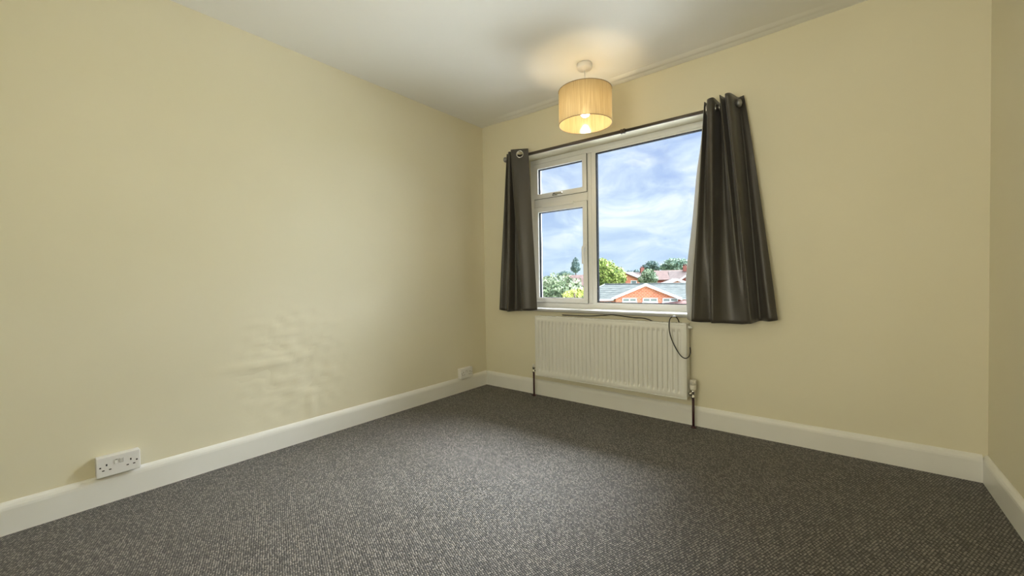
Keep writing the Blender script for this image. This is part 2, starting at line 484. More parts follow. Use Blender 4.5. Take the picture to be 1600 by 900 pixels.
# shallow plastered strip where the ceiling meets the window wall
def ceiling_strip():
    vs = []; fs = []; nx = 60
    prof = [(0.0, -0.010), (-0.018, -0.012), (-0.035, -0.006), (-0.050, -0.0045), (-0.062, -0.009), (-0.078, -0.008), (-0.095, -0.003), (-0.108, 0.001)]
    for i in range(nx + 1):
        x = 0.10 + (2.75 - 0.10) * i / nx
        f = min(1.0, (x - 0.10) / 0.35, (2.75 - x) / 0.7)
        f = max(0.0, f); f = f * f * (3 - 2 * f)
        wob = 0.001 * noise.noise(Vector((x * 3, 0, 0)))
        for y, z in prof:
            vs.append((x, y, H + (z + wob) * f + (0.0006 if f < 0.01 else 0)))
    m = len(prof)
    for i in range(nx):
        for k in range(m - 1):
            a = i * m + k
            fs.append((a, a + 1, a + m + 1, a + m))
    mb = MB(); mb.add(vs, fs, True); return mb
struct('trim_1', ceiling_strip(), M_ceil, label='shallow plaster strip along the ceiling edge')

# ================================================================== window
win = thing('window_1', 'white plastic framed window with one large fixed pane and two small opening casements', None, (1.226, 0.14, WZ0), kind='structure')
FY0, FY1 = 0.14, 0.205
GY = 0.172
def ring(mb, x0, x1, z0, z1, wl, wr, wb, wt, y0, y1):
    """rectangular frame with mitred look"""
    o = [(x0, z0), (x1, z0), (x1, z1), (x0, z1)]
    i = [(x0 + wl, z0 + wb), (x1 - wr, z0 + wb), (x1 - wr, z1 - wt), (x0 + wl, z1 - wt)]
    vs = [(x, y0, z) for x, z in o] + [(x, y0, z) for x, z in i] + [(x, y1, z) for x, z in o] + [(x, y1, z) for x, z in i]
    fs = []
    for k in range(4):
        k2 = (k + 1) % 4
        fs += [(k, k2, 4 + k2, 4 + k), (8 + k, 12 + k, 12 + k2, 8 + k2), (4 + k, 4 + k2, 12 + k2, 12 + k), (k, 8 + k, 8 + k2, k2)]
    mb.add(vs, fs); return mb
ring(MB(), WX0, WX1, 0.735, WZ1, 0.040, 0.042, 0.040, 0.042, FY0, FY1).build('frame', M_upvc, win, 0.004)
MB().box(1.010, 1.047, FY0 + 0.006, FY1, 0.775, 1.994).build('mullion', M_upvc, win, 0.006)
MB().box(0.488, 1.010, FY0 + 0.004, FY1, 1.614, 1.688).build('transom', M_upvc, win, 0.006)
# bead round the fixed pane, with the black gasket lining its return
ring(MB(), 1.047, 1.964, 0.774, 1.995, 0.040, 0.030, 0.012, 0.014, FY0 + 0.002, GY).build('glazing_bead', M_upvc, win, 0.005)
ring(MB(), 1.0865, 1.9345, 0.7855, 1.9815, 0.006, 0.006, 0.005, 0.005, FY0 + 0.006, GY + 0.004).build('gasket', M_gasket, win)
MB().box(1.088, 1.933, GY - 0.002, GY + 0.002, 0.787, 1.980).build('pane', M_glass, win)
# the two opening casements
def casement(z0, z1, name, label):
    c = ring(MB(), 0.490, 1.009, z0, z1, 0.040, 0.040, 0.043, 0.048, FY0 - 0.008, FY0 + 0.05).build(name, M_upvc, win, 0.005)
    c['label'] = label
    ring(MB(), 0.529, 0.970, z0 + 0.042, z1 - 0.047, 0.004, 0.003, 0.003, 0.004, FY0 + 0.006, GY + 0.004).build('gasket', M_gasket, c)
    MB().box(0.530, 0.969, GY - 0.002, GY + 0.002, z0 + 0.043, z1 - 0.048).build('pane', M_glass, c)
    ring(MB(), 0.4895, 1.0095, z0 - 0.001, z1 + 0.001, 0.003, 0.003, 0.003, 0.003, FY0 - 0.002, FY0 + 0.006).build('shadow_gap_seal', M_gasket, c)
    return c
ct = casement(1.686, 1.994, 'casement', 'small top-hung casement')
cbm = casement(0.777, 1.615, 'casement', 'tall side-hung casement')
# espagnolette handles
h = MB(); h.box(0.690, 0.735, FY0 - 0.020, FY0 - 0.006, 1.694, 1.714)
h.tube(catmull([(0.712, FY0 - 0.018, 1.704), (0.712, FY0 - 0.040, 1.704), (0.735, FY0 - 0.046, 1.703), (0.800, FY0 - 0.044, 1.700)], 5), [0.009] * 5 + [0.008] * 11, 10)
h.build('handle', M_chrome, ct)
h = MB(); h.box(0.979, 0.999, FY0 - 0.020, FY0 - 0.006, 1.170, 1.260)
h.tube(catmull([(0.989, FY0 - 0.018, 1.235), (0.989, FY0 - 0.042, 1.235), (0.989, FY0 - 0.048, 1.21), (0.989, FY0 - 0.046, 1.10)], 5), [0.010] * 5 + [0.009] * 11, 10)
h.build('handle', M_upvc, cbm, 0.002)
# trickle vent on the transom
MB().prism([(FY0 - 0.001, 1.602), (FY0 - 0.017, 1.602), (FY0 - 0.017, 1.616), (FY0 - 0.010, 1.628), (FY0 - 0.001, 1.628)], 'x', 0.580, 0.890).build('trickle_vent', M_upvc, win, 0.003)
# sill board with rounded nose
sp = [(0.142, 0.712), (-0.024, 0.712), (-0.031, 0.716), (-0.034, 0.7235), (-0.031, 0.731), (-0.024, 0.735), (0.142, 0.737)]
sb = MB(); sb.prism(sp, 'x', WX0 + 0.001, WX1 - 0.001)
sb.prism([(y, z) for y, z in sp[1:6]] + [(-0.0005, 0.735), (-0.0005, 0.712)], 'x', 0.385, 2.065)
sb.build('window_sill', M_sill, win)

# ================================================================== curtain rod
rod = thing('curtain_rod', 'thin bronzed metal curtain rod above the window', 'curtain rod', (1.23, -0.065, 2.02))
def rod_z(x): return 2.0285 - 0.0085 * (x - 0.35)
RY = -0.066
MB().tube([(0.345, RY, rod_z(0.345)), (1.40, RY, rod_z(1.40))], 0.0125, 14).build('pole', M_rod, rod)
MB().tube([(1.395, RY, rod_z(1.395)), (2.123, RY, rod_z(2.123))], 0.0108, 14).build('pole', M_rod, rod)
MB().lathe([(0.0125, 0), (0.0175, 0.001), (0.0175, 0.011), (0.0130, 0.012), (0.0130, 0.018), (0.0175, 0.019), (0.0175, 0.031), (0.0125, 0.032)], (1.393, RY, rod_z(1.41)), 'x', 18).build('joint_sleeve', M_rod, rod)
for x, s in ((2.116, 1), (0.352, -1)):
    MB().lathe([(0.010, 0), (0.013, s * 0.002), (0.013, s * 0.008), (0.020, s * 0.012), (0.0235, s * 0.020), (0.0235, s * 0.026), (0.018, s * 0.033), (0.006, s * 0.037)], (x, RY, rod_z(x)), 'x', 20).build('finial', M_finial, rod)
for x in (0.47, 2.072):
    b = MB(); b.box(x - 0.011, x + 0.011, -0.012, -0.0005, rod_z(x) - 0.002, rod_z(x) + 0.034)
    b.box(x - 0.006, x + 0.006, RY - 0.004, -0.001, rod_z(x) + 0.0105, rod_z(x) + 0.018)
    b.build('bracket', M_rod, rod, 0.0015)

# ================================================================== curtains
def curtain(name, label, cols, ztop, zbot, edge, eyelets, hole=None, seed=1, lining=0, bottoms=None):
    """cols: list of ((x,y) at top, (x,y) at hem); edge: {column: [(t, dx, dy), ...]}"""
    nz = 56; span = 7
    rows = []
    for k in range(nz + 1):
        t = k / nz
        pts = []
        for c, (a, b) in enumerate(cols):
            u = t ** 0.92
            x = a[0] + (b[0] - a[0]) * u
            y = a[1] + (b[1] - a[1]) * (t ** 1.15)
            for (t0, ddx, ddy) in edge.get(c, []):
                w = math.exp(-((t - t0) / 0.17) ** 2)
                x += ddx * w; y += ddy * w
            # gentle wandering of each fold
            x += 0.003 * noise.noise(Vector((c * 1.7, t * 3.1, seed))) * t
            y += 0.0025 * noise.noise(Vector((c * 1.3, t * 2.2, seed + 9))) * min(t * 3, 1)
            pts.append((x, min(y, -0.012), 0))
        sp = catmull(pts, span)
        n = len(sp)
        z0 = ztop + (zbot - ztop) * t
        row = []
        for j, q in enumerate(sp):
            z = z0
            if bottoms:
                s = j / (n - 1) * (len(bottoms) - 1); i0 = min(int(s), len(bottoms) - 2); fr = s - i0
                z += (bottoms[i0] * (1 - fr) + bottoms[i0 + 1] * fr) * t
            row.append(Vector((q.x, q.y, z)))
        rows.append(row)
    n = len(rows[0]); vs = [v for r in rows for v in r]; fs = []; lf = []
    for k in range(nz):
        for j in range(n - 1):
            a = k * n + j
            f = (a, a + 1, a + n + 1, a + n)
            c = sum((vs[i] for i in f), Vector()) / 4
            if hole and (c - hole).length < 0.0255: continue
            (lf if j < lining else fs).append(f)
    root = thing(name, label, 'curtain', ((cols[0][1][0] + cols[-1][1][0]) / 2, -0.07, zbot), group='pair of curtains')
    mb = MB(); mb.add(vs, fs, True)
    o = mb.build('panel', M_curtain, root, normals=False)
    sm = o.modifiers.new('thickness', 'SOLIDIFY'); sm.thickness = 0.0016; sm.offset = 0
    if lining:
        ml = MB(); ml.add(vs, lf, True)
        ol = ml.build('lit_lining_edge', M_lining_lit, root, normals=False); ol['label'] = 'turned lining edge with window light put into its pale grey'
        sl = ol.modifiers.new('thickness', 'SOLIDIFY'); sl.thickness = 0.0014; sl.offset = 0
    for (c, nrm) in eyelets:
        MB().torus(c, nrm, 0.0270, 0.0038).build('eyelet', M_ring, root)
    return root

RZ = 2.07
left_cols = [((0.345, -0.045), (0.222, -0.050)), ((0.362, -0.085), (0.262, -0.095)), ((0.382, -0.045), (0.318, -0.062)), ((0.396, -0.110), (0.366, -0.120)),
             ((0.424, -0.118), (0.388, -0.118)), ((0.440, -0.060), (0.408, -0.050)), ((0.454, -0.148), (0.482, -0.060)), ((0.500, -0.136), (0.530, -0.122)),
             ((0.550, -0.108), (0.590, -0.104)), ((0.590, -0.084), (0.642, -0.062))]
eye = Vector((0.530, -0.1195, 2.024))
curtain('curtain', 'charcoal satin eyelet curtain hanging at the left of the window, near the room corner', left_cols, 2.068, 0.716, {},
        [(eye + Vector((0.0005, -0.0015, 0)), (0.47, -0.88, 0))],
        hole=eye, seed=3, bottoms=[0.006, 0.0, -0.012, -0.010, -0.010, -0.008, -0.006, 0.004, 0.004, 0.010])
right_cols = [((1.944, -0.040), (1.842, -0.050)), ((1.950, -0.088), (1.876, -0.125)), ((1.962, -0.050), (1.925, -0.104)), ((1.972, -0.112), (1.978, -0.076)),
              ((2.008, -0.120), (1.993, -0.124)), ((2.020, -0.022), (2.045, -0.092)), ((2.034, -0.020), (2.098, -0.078)), ((2.045, -0.132), (2.150, -0.082)),
              ((2.062, -0.075), (2.182, -0.100)), ((2.076, -0.130), (2.205, -0.118)), ((2.102, -0.118), (2.218, -0.064)), ((2.124, -0.026), (2.240, -0.022)),
              ((2.138, -0.024), (2.288, -0.085)), ((2.158, -0.032), (2.330, -0.062))]
curtain('curtain', 'charcoal satin eyelet curtain flaring out to the right of the window, beside the bare wall', right_cols, 2.066, 0.702, {0: [(0.34, -0.017, 0.0), (0.60, -0.018, 0), (0.82, -0.034, 0)], 1: [(0.82, -0.006, 0)]},
        [(Vector((1.960, RY - 0.01, rod_z(1.96))), (1, 0.15, 0)), (Vector((2.009, RY, rod_z(2.0))), (1, 0.2, 0)), (Vector((2.040, RY, rod_z(2.04))), (1, -0.15, 0))],
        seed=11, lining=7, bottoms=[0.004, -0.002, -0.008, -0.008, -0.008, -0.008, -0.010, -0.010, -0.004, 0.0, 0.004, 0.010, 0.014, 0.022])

# ================================================================== radiator
rad = thing('radiator', 'white ribbed panel radiator under the window', 'radiator', (1.235, -0.06, 0.182))
RX0, RX1, RZ0, RZ1, RYF, RYB = 0.638, 1.834, 0.184, 0.674, -0.092, -0.030
def rad_panel():
    nf = 34; x0, x1 = RX0 + 0.020, RX1 - 0.030
    pitch = (x1 - x0) / nf; seg = 16
    zs = [RZ0, RZ0 + 0.006, RZ0 + 0.030, RZ0 + 0.040, RZ0 + 0.052, RZ0 + 0.062, RZ1 - 0.060, RZ1 - 0.050, RZ1 - 0.040, RZ1 - 0.030, RZ1 - 0.006, RZ1]
    fz = [0, 0, 0, 0.15, 0.75, 1, 1, 0.75, 0.15, 0, 0, 0]
    yz = [0.006, 0, 0, 0, 0, 0, 0, 0, 0, 0, 0, 0.006]
    xs = [RX0, RX0 + 0.005] + [x0 + pitch * i / seg for i in range(nf * seg + 1)] + [RX1 - 0.005, RX1]
    vs = []; fs = []
    for z, f, yo in zip(zs, fz, yz):
        for j, x in enumerate(xs):
            d = 0.0
            if x0 < x < x1:
                ph = ((x - x0) / pitch) % 1.0
                # flat-topped rib with a narrower pressed groove
                g = min(1.0, max(0.0, 1.9 * (1 - abs(ph - 0.5) / 0.31)))
                d = 0.0145 * (g * g * (3 - 2 * g))
            y = RYF + 0.0015 + d * f + yo + (0.005 if j in (0, len(xs) - 1) else 0)
            vs.append((x, y, z))
    n = len(xs)
    for k in range(len(zs) - 1):
        for j in range(n - 1):
            a = k * n + j
            fs.append((a, a + 1, a + n + 1, a + n))
    mb = MB(); mb.add(vs, fs, True)
    o = mb.build('front_panel', M_rad, rad)
    return o
rad_panel()
# seam lips round the pressed panel, back panel, side covers, top grille
ring(MB(), RX0 - 0.001, RX1 + 0.001, RZ0 - 0.001, RZ1 + 0.001, 0.006, 0.006, 0.005, 0.006, RYF - 0.001, RYF + 0.012).build('seam', M_rad, rad, 0.0015)
MB().box(RX0 + 0.01, RX1 - 0.01, RYF + 0.014, RYF + 0.017, RZ0 + 0.004, RZ1 - 0.004).build('back_panel', M_rad, rad)
fin = MB()
for i in range(60):
    x = RX0 + 0.04 + (RX1 - RX0 - 0.08) * i / 59
    fin.box(x - 0.0006, x + 0.0006, RYF + 0.017, RYB, RZ0 + 0.05, RZ1 - 0.03)
o = fin.build('convector_fins', M_rad, rad); o['kind'] = 'stuff'
MB().box(RX1 + 0.002, RX1 + 0.0035, RYF + 0.006, RYB, RZ0 + 0.012, RZ1 + 0.002).build('side_cover', M_rad, rad, 0.0006)
MB().box(RX0 - 0.0035, RX0 - 0.002, RYF + 0.006, RYB, RZ0 + 0.012, RZ1 + 0.002).build('side_cover', M_rad, rad, 0.0006)
g = MB()
g.box(RX0, RX1, RYF + 0.004, RYF + 0.012, RZ1, RZ1 + 0.005); g.box(RX0, RX1, RYB - 0.008, RYB, RZ1, RZ1 + 0.004)
for i in range(40):
    x = RX0 + 0.015 + (RX1 - RX0 - 0.03) * i / 39
    g.box(x - 0.002, x + 0.002, RYF + 0.010, RYB - 0.004, RZ1 + 0.001, RZ1 + 0.004)
g.build('top_grille', M_rad, rad)
# air vent plug at the top right corner
v = MB(); v.lathe([(0.011, 0), (0.012, 0.003), (0.012, 0.012), (0.008, 0.014), (0.008, 0.022), (0.004, 0.023)], (RX1 + 0.003, -0.058, RZ1 - 0.022), 'x', 16)
v.build('vent_plug', M_rad, rad)
# wall brackets
for x in (0.80, 1.66):
    MB().box(x - 0.02, x + 0.02, RYB, -0.001, RZ0 + 0.01, RZ1 - 0.05).build('wall_bracket', M_rad, rad)
# left tail: lockshield valve on a dark painted pipe
lx, ly = 0.597, -0.062
lv = MB(); lv.lathe([(0.010, 0.0), (0.013, 0.002), (0.013, 0.018), (0.010, 0.020), (0.0095, 0.034), (0.012, 0.036), (0.012, 0.048), (0.009, 0.062), (0.004, 0.064)], (lx, ly, 0.196), 'z', 18)
lv.lathe([(0.008, 0), (0.008, 0.012), (0.012, 0.013), (0.012, 0.028), (0.008, 0.029), (0.008, 0.045)], (lx, ly, 0.224), 'x', 16)
lv.build('lockshield_valve', M_chrome, rad)
MB().lathe([(0.0125, 0.0), (0.0125, 0.012), (0.010, 0.022), (0.004, 0.024)], (lx, ly, 0.246), 'z', 18).build('valve_cap', M_plastic_old, rad)
MB().tube([(lx, ly, 0.002), (lx, ly, 0.200)], 0.0078, 14).build('pipe', M_pipe, rad)
MB().lathe([(0.017, 0.0), (0.016, 0.006), (0.009, 0.010)], (lx, ly, 0.001), 'z', 18).build('floor_collar', M_pipe, rad)
# right tail: thermostatic valve
tx, ty = 1.866, -0.062
tv = MB()
tv.lathe([(0.0095, 0.0), (0.0135, 0.002), (0.0135, 0.016), (0.010, 0.018), (0.010, 0.034), (0.012, 0.036), (0.0135, 0.044), (0.0135, 0.056)], (tx, ty, 0.192), 'z', 18)
tv.lathe([(0.008, 0), (0.008, -0.010), (0.0125, -0.011), (0.0125, -0.024), (0.008, -0.025), (0.008, -0.036)], (tx, ty, 0.220), 'x', 16)
tv.build('valve_body', M_chrome, rad)
th = MB()
th.lathe([(0.014, 0.0), (0.0185, 0.003), (0.0205, 0.010), (0.0205, 0.030), (0.0185, 0.033)], (tx, ty, 0.247), 'z', 24)
for k in range(12):
    a = 2 * math.pi * k / 12
    th.tube([(tx + 0.0185 * math.cos(a), ty + 0.0185 * math.sin(a), 0.279), (tx + 0.0185 * math.cos(a), ty + 0.0185 * math.sin(a), 0.307)], 0.0024, 6)
th.lathe([(0.0180, 0.0), (0.0180, 0.026), (0.0200, 0.028), (0.0195, 0.034), (0.012, 0.036)], (tx, ty, 0.279), 'z', 24)
th.build('thermostatic_head', M_plastic_old, rad)
MB().tube([(tx, ty, 0.002), (tx, ty, 0.196)], 0.0078, 14).build('pipe', M_pipe, rad)
MB().lathe([(0.017, 0.0), (0.016, 0.006), (0.009, 0.010)], (tx, ty, 0.001), 'z', 18).build('floor_collar', M_pipe, rad)

# ================================================================== cable
cp = [(0.86, -0.024, 0.690), (0.98, -0.022, 0.689), (1.10, -0.018, 0.691), (1.20, -0.014, 0.699), (1.265, -0.012, 0.7065), (1.287, -0.012, 0.708), (1.31, -0.012, 0.7065), (1.45, -0.016, 0.695), (1.55, -0.018, 0.690),
      (1.66, -0.016, 0.645), (1.73, -0.015, 0.625), (1.766, -0.016, 0.650), (1.766, -0.024, 0.690), (1.757, -0.055, 0.718), (1.741, -0.088, 0.717), (1.732, -0.104, 0.692), (1.731, -0.106, 0.640),
      (1.742, -0.106, 0.585), (1.768, -0.107, 0.525), (1.800, -0.108, 0.475), (1.828, -0.108, 0.457), (1.849, -0.104, 0.466), (1.858, -0.094, 0.492), (1.853, -0.076, 0.525)]
cb = MB(); cb.tube(catmull(cp, 6), 0.0034, 10)
tag(cb.build('cable', M_cable), 'thin black aerial cable lying behind and looping over the top of the radiator', 'cable')

# ================================================================== sockets
def socket(y, z, label):
    r = thing('double_socket', label, 'socket', (0, y, z), group='double wall sockets')
    w, hh = 0.073, 0.044
    MB().box(0.0, 0.030, y - w, y + w, z - hh, z + hh).build('back_box', M_plastic, r, 0.004, 3)
    MB().box(0.0305, 0.0395, y - w - 0.0005, y + w + 0.0005, z - hh - 0.0005, z + hh + 0.0005).build('face_plate', M_plastic, r, 0.0035, 3)
    X = 0.0395
    for s, tilt in ((-1, 1), (1, -1)):
        # left (towards -y) and right sockets: earth slot above two pin slots
        yc = y + s * 0.040
        pins = [(yc, z + 0.008, 0.0025, 0.0045), (yc - 0.011, z - 0.0145, 0.0040, 0.0022), (yc + 0.011, z - 0.0145, 0.0040, 0.0022)]
        for (py, pz, a, b) in pins:
            MB().box(X - 0.004, X + 0.0003, py - a, py + a, pz - b, pz + b).build('pin_hole', M_darkhole, r)
        MB().lathe([(0.0034, 0), (0.0034, 0.0012), (0.0024, 0.0016)], (X - 0.0005, y + s * 0.0605, z), 'x', 12).build('screw', M_darkhole, r)
        # rocker switch near the middle
        sw = MB(); yy = y + s * 0.0085
        sw.prism([(X - 0.001, z + 0.006), (X + (0.0055 if s < 0 else 0.0015), z + 0.006), (X + 0.0025, z + 0.015), (X + (0.001 if s < 0 else 0.0055), z + 0.024), (X - 0.001, z + 0.024)], 'y', yy - 0.0055, yy + 0.0055)
        rk = sw.build('switch', M_plastic, r, 0.0008)
        MB().box(X + 0.0002, X + 0.0042, yy - 0.0035, yy + 0.0035, z + 0.0222, z + 0.0238).build('indicator', M_darkhole, rk)
        ring_m = MB()
        for (a, b, c, d) in ((yy - 0.0063, yy - 0.0057, z + 0.005, z + 0.025), (yy + 0.0057, yy + 0.0063, z + 0.005, z + 0.025), (yy - 0.0063, yy + 0.0063, z + 0.0050, z + 0.0057)):
            ring_m.box(X - 0.0005, X + 0.0002, a, b, c, d)
        ring_m.build('switch_gap', M_darkhole, r)
    return r
socket(-2.530, 0.173, 'white double wall socket low on the left wall, nearest to the viewer')
socket(-0.298, 0.166, 'white double wall socket low on the left wall, close to the room corner')

# ================================================================== pendant light
px, py = 1.289, -0.397
pen = thing('pendant_light', 'lit drum pendant lamp with a tan cloth shade hanging from the ceiling', 'lamp', (px, py, 2.0))
MB().lathe([(0.049, 0), (0.050, -0.004), (0.049, -0.026), (0.045, -0.033), (0.012, -0.036), (0.008, -0.042)], (px, py, 2.398), 'z', 36).build('ceiling_rose', M_plastic, pen)
MB().tube([(px, py, 2.36), (px, py, 2.175)], 0.0032, 10).build('cord', M_plastic, pen)
MB().lathe([(0.006, 0), (0.013, -0.006), (0.016, -0.020), (0.016, -0.040), (0.021, -0.042), (0.021, -0.050), (0.017, -0.052), (0.017, -0.064)], (px, py, 2.185), 'z', 24).build('lamp_holder', M_plastic, pen)
ZT, ZB, RS = 2.222, 2.0035, 0.1735
sh = MB(); sh.lathe([(RS, ZB), (RS, (ZT + ZB) / 2), (RS, ZT)], (px, py, 0), 'z', 96, close=False)
shade = sh.build('lamp_shade', M_shade, pen)
MB().torus((px, py, ZB), (0, 0, 1), RS, 0.0022, 96, 8).build('rim', M_shade_rim, shade)
MB().torus((px, py, ZT), (0, 0, 1), RS, 0.0022, 96, 8).build('rim', M_shade_rim, shade)
spd = MB()
spd.torus((px, py, 2.140), (0, 0, 1), 0.021, 0.0018, 24, 6)
for k in range(3):
    a = 2 * math.pi * k / 3 + 0.5
    c, s_ = math.cos(a), math.sin(a)
    spd.tube([(px + 0.021 * c, py + 0.021 * s_, 2.140), (px + 0.10 * c, py + 0.10 * s_, 2.150), (px + RS * c, py + RS * s_, ZT - 0.003)], 0.0016, 6)
spd.build('spider_fitting', M_plastic, shade)
bl = MB()
bl.lathe([(0.013, 2.122), (0.014, 2.112), (0.022, 2.104), (0.0285, 2.092), (0.030, 2.080), (0.0285, 2.069), (0.022, 2.059), (0.012, 2.053), (0.002, 2.051)], (px, py, 0), 'z', 28)
tb = bl.build('bulb', M_bulb, pen)

# ================================================================== outdoors
CX, CY = 2.6, -2.84
GZ = -3.75
def polar(deg, dist, z=0.0):
    a = math.radians(deg)
    return Vector((CX - dist * math.sin(a), CY + dist * math.cos(a), z))
struct('ground', MB().box(-420, 420, 0.3, 700, GZ - 0.3, GZ), M_lawn, label='grass and gardens between the houses')
struct('reflector', MB().box(-22, 26, 0.3, 31, GZ, GZ + 0.02), M_reflector, label='added, unseen pale forecourt below the window')  # unseen slab added to bounce daylight up onto the ceiling

# --- the brick bungalow facing the window
D = 45.0
bun = thing('bungalow', 'brick bungalow with a white-edged front gable and a grey tiled roof', 'house', polar(20.45, D, GZ), math.radians(20.45), group='houses seen through the window', local=True)
def zl(elev, dist): return 0.983 + dist * math.tan(math.radians(elev)) - GZ     # height above the ground
ridge = zl(-0.90, 49.5); eave = zl(-2.95, 45.3)
apex = zl(-0.86, 44.4); geave = zl(-2.72, 44.4); gw = 3.38
MB().box(-7.0, 9.0, 0.6, 8.0, 0, eave + 0.05).build('wall', M_brick, bun)
# main roof, hipped at its left end
rv = [(-7.5, 0.2, eave), (9.4, 0.2, eave), (9.4, 8.4, eave), (-7.5, 8.4, eave), (-4.6, 4.3, ridge), (9.4, 4.3, ridge)]
r_ = MB(); r_.add(rv, [(0, 1, 5, 4), (2, 3, 4, 5), (3, 0, 4), (1, 2, 5), (0, 3, 2, 1)])
r_.build('roof', M_slate, bun)
rt = MB(); rt.tube([(-4.6, 4.3, ridge + 0.02), (9.4, 4.3, ridge + 0.02)], 0.09, 8); rt.tube([(-4.6, 4.3, ridge + 0.02), (-7.5, 0.2, eave + 0.02)], 0.08, 8)
rt.build('ridge_tiles', M_slate, bun)
# courses of roof tiles as thin raised lines
tl = MB()
for k in range(1, 15):
    f = k / 15; y = 0.2 + 4.1 * f; z = eave + (ridge - eave) * f
    tl.box(-7.5 + 2.9 * f, 9.4, y - 0.03, y + 0.02, z + 0.004, z + 0.03)
o = tl.build('tile_courses', M_slate, bun); o['kind'] = 'stuff'
MB().box(-7.6, -gw + 0.1, 0.05, 0.2, eave - 0.15, eave + 0.01).build('fascia', M_white_paint, bun)
# front gable
g_ = MB(); g_.add([(-gw + 0.35, -0.55, 0), (gw - 0.35, -0.55, 0), (gw - 0.35, -0.55, geave), (0, -0.55, apex - 0.15), (-gw + 0.35, -0.55, geave),
                   (-gw + 0.35, 2.0, 0), (gw - 0.35, 2.0, 0), (gw - 0.35, 2.0, geave), (0, 2.0, apex - 0.15), (-gw + 0.35, 2.0, geave)],
                  [(0, 1, 2, 3, 4), (9, 8, 7, 6, 5), (0, 4, 9, 5), (1, 6, 7, 2), (2, 7, 8, 3), (3, 8, 9, 4)])
g_.build('gable_wall', M_brick, bun)
gr = MB()
for s in (-1, 1):
    sl = (apex - geave) / gw
    gr.add([(0, -0.85, apex), (s * gw, -0.85, geave), (s * gw, 0.3, geave), (s * (gw - 0.3), 0.6, geave + 0.3 * sl), (0, 4.3, apex), (0, -0.85, apex - 0.06), (s * gw, -0.85, geave - 0.06), (0, 4.3, apex - 0.06)],
           [(0, 1, 2, 3, 4), (0, 5, 6, 1)])
gr.build('gable_roof', M_slate, bun)
for s in (-1, 1):
    th_ = 0.27
    MB().add([(0, -0.90, apex + 0.03), (s * (gw + 0.08), -0.90, geave + 0.0), (s * (gw + 0.08), -0.90, geave - th_), (0, -0.90, apex + 0.03 - th_),
              (0, -0.80, apex + 0.03), (s * (gw + 0.08), -0.80, geave), (s * (gw + 0.08), -0.80, geave - th_), (0, -0.80, apex + 0.03 - th_)],
             [(0, 1, 2, 3), (7, 6, 5, 4), (0, 4, 5, 1), (1, 5, 6, 2), (2, 6, 7, 3), (3, 7, 4, 0)]).build('bargeboard', M_white_paint, bun)
def house_window(root, xc, y, z0, z1, w, n=2, blind=None, fr=M_white_paint):
    f = ring(MB(), xc - w / 2, xc + w / 2, z0, z1, 0.09, 0.09, 0.10, 0.08, y - 0.06, y + 0.04)
    for i in range(1, n):
        x = xc - w / 2 + w * i / n
        f.box(x - 0.06, x + 0.06, y - 0.055, y + 0.03, z0 + 0.08, z1 - 0.07)
    f.box(xc - w / 2 - 0.06, xc + w / 2 + 0.06, y - 0.12, y, z0 - 0.07, z0)
    fo = f.build('window', fr, root)
    for i in range(n):
        a = xc - w / 2 + w * i / n + 0.06; b = xc - w / 2 + w * (i + 1) / n - 0.06
        MB().box(a, b, y - 0.012, y, z0 + 0.08, z1 - 0.06).build('pane', blind or M_outglass, fo)
    return fo
wz1 = zl(-2.78, 44.5); wz0 = zl(-3.32, 44.5)
for xc in (-1.62, 0.42, 2.36):
    house_window(bun, xc, -0.58, wz0, wz1, 1.45, 2, M_blind)
for xc in (-6.2, -4.9, -4.0):
    house_window(bun, xc, 0.57, wz0 - 0.15, eave - 0.28, 0.75, 1)
# small tiled porch roof below the gable, at its right
MB().add([(1.4, -0.7, wz0 - 0.12), (5.0, -0.7, wz0 + 0.38), (5.0, -2.8, wz0 - 0.35), (1.4, -2.8, wz0 - 0.6), (1.4, -0.7, wz0 - 0.7), (5.0, -0.7, wz0 - 0.7), (5.0, -2.8, wz0 - 0.7), (1.4, -2.8, wz0 - 0.7)],
         [(0, 1, 2, 3), (4, 7, 6, 5), (0, 4, 5, 1), (1, 5, 6, 2), (2, 6, 7, 3), (3, 7, 4, 0)]).build('porch_roof', M_rooftile_red, bun)
MB().box(1.6, 4.8, -2.6, -0.6, 0, wz0 - 0.68).build('porch_wall', M_brick_red, bun)

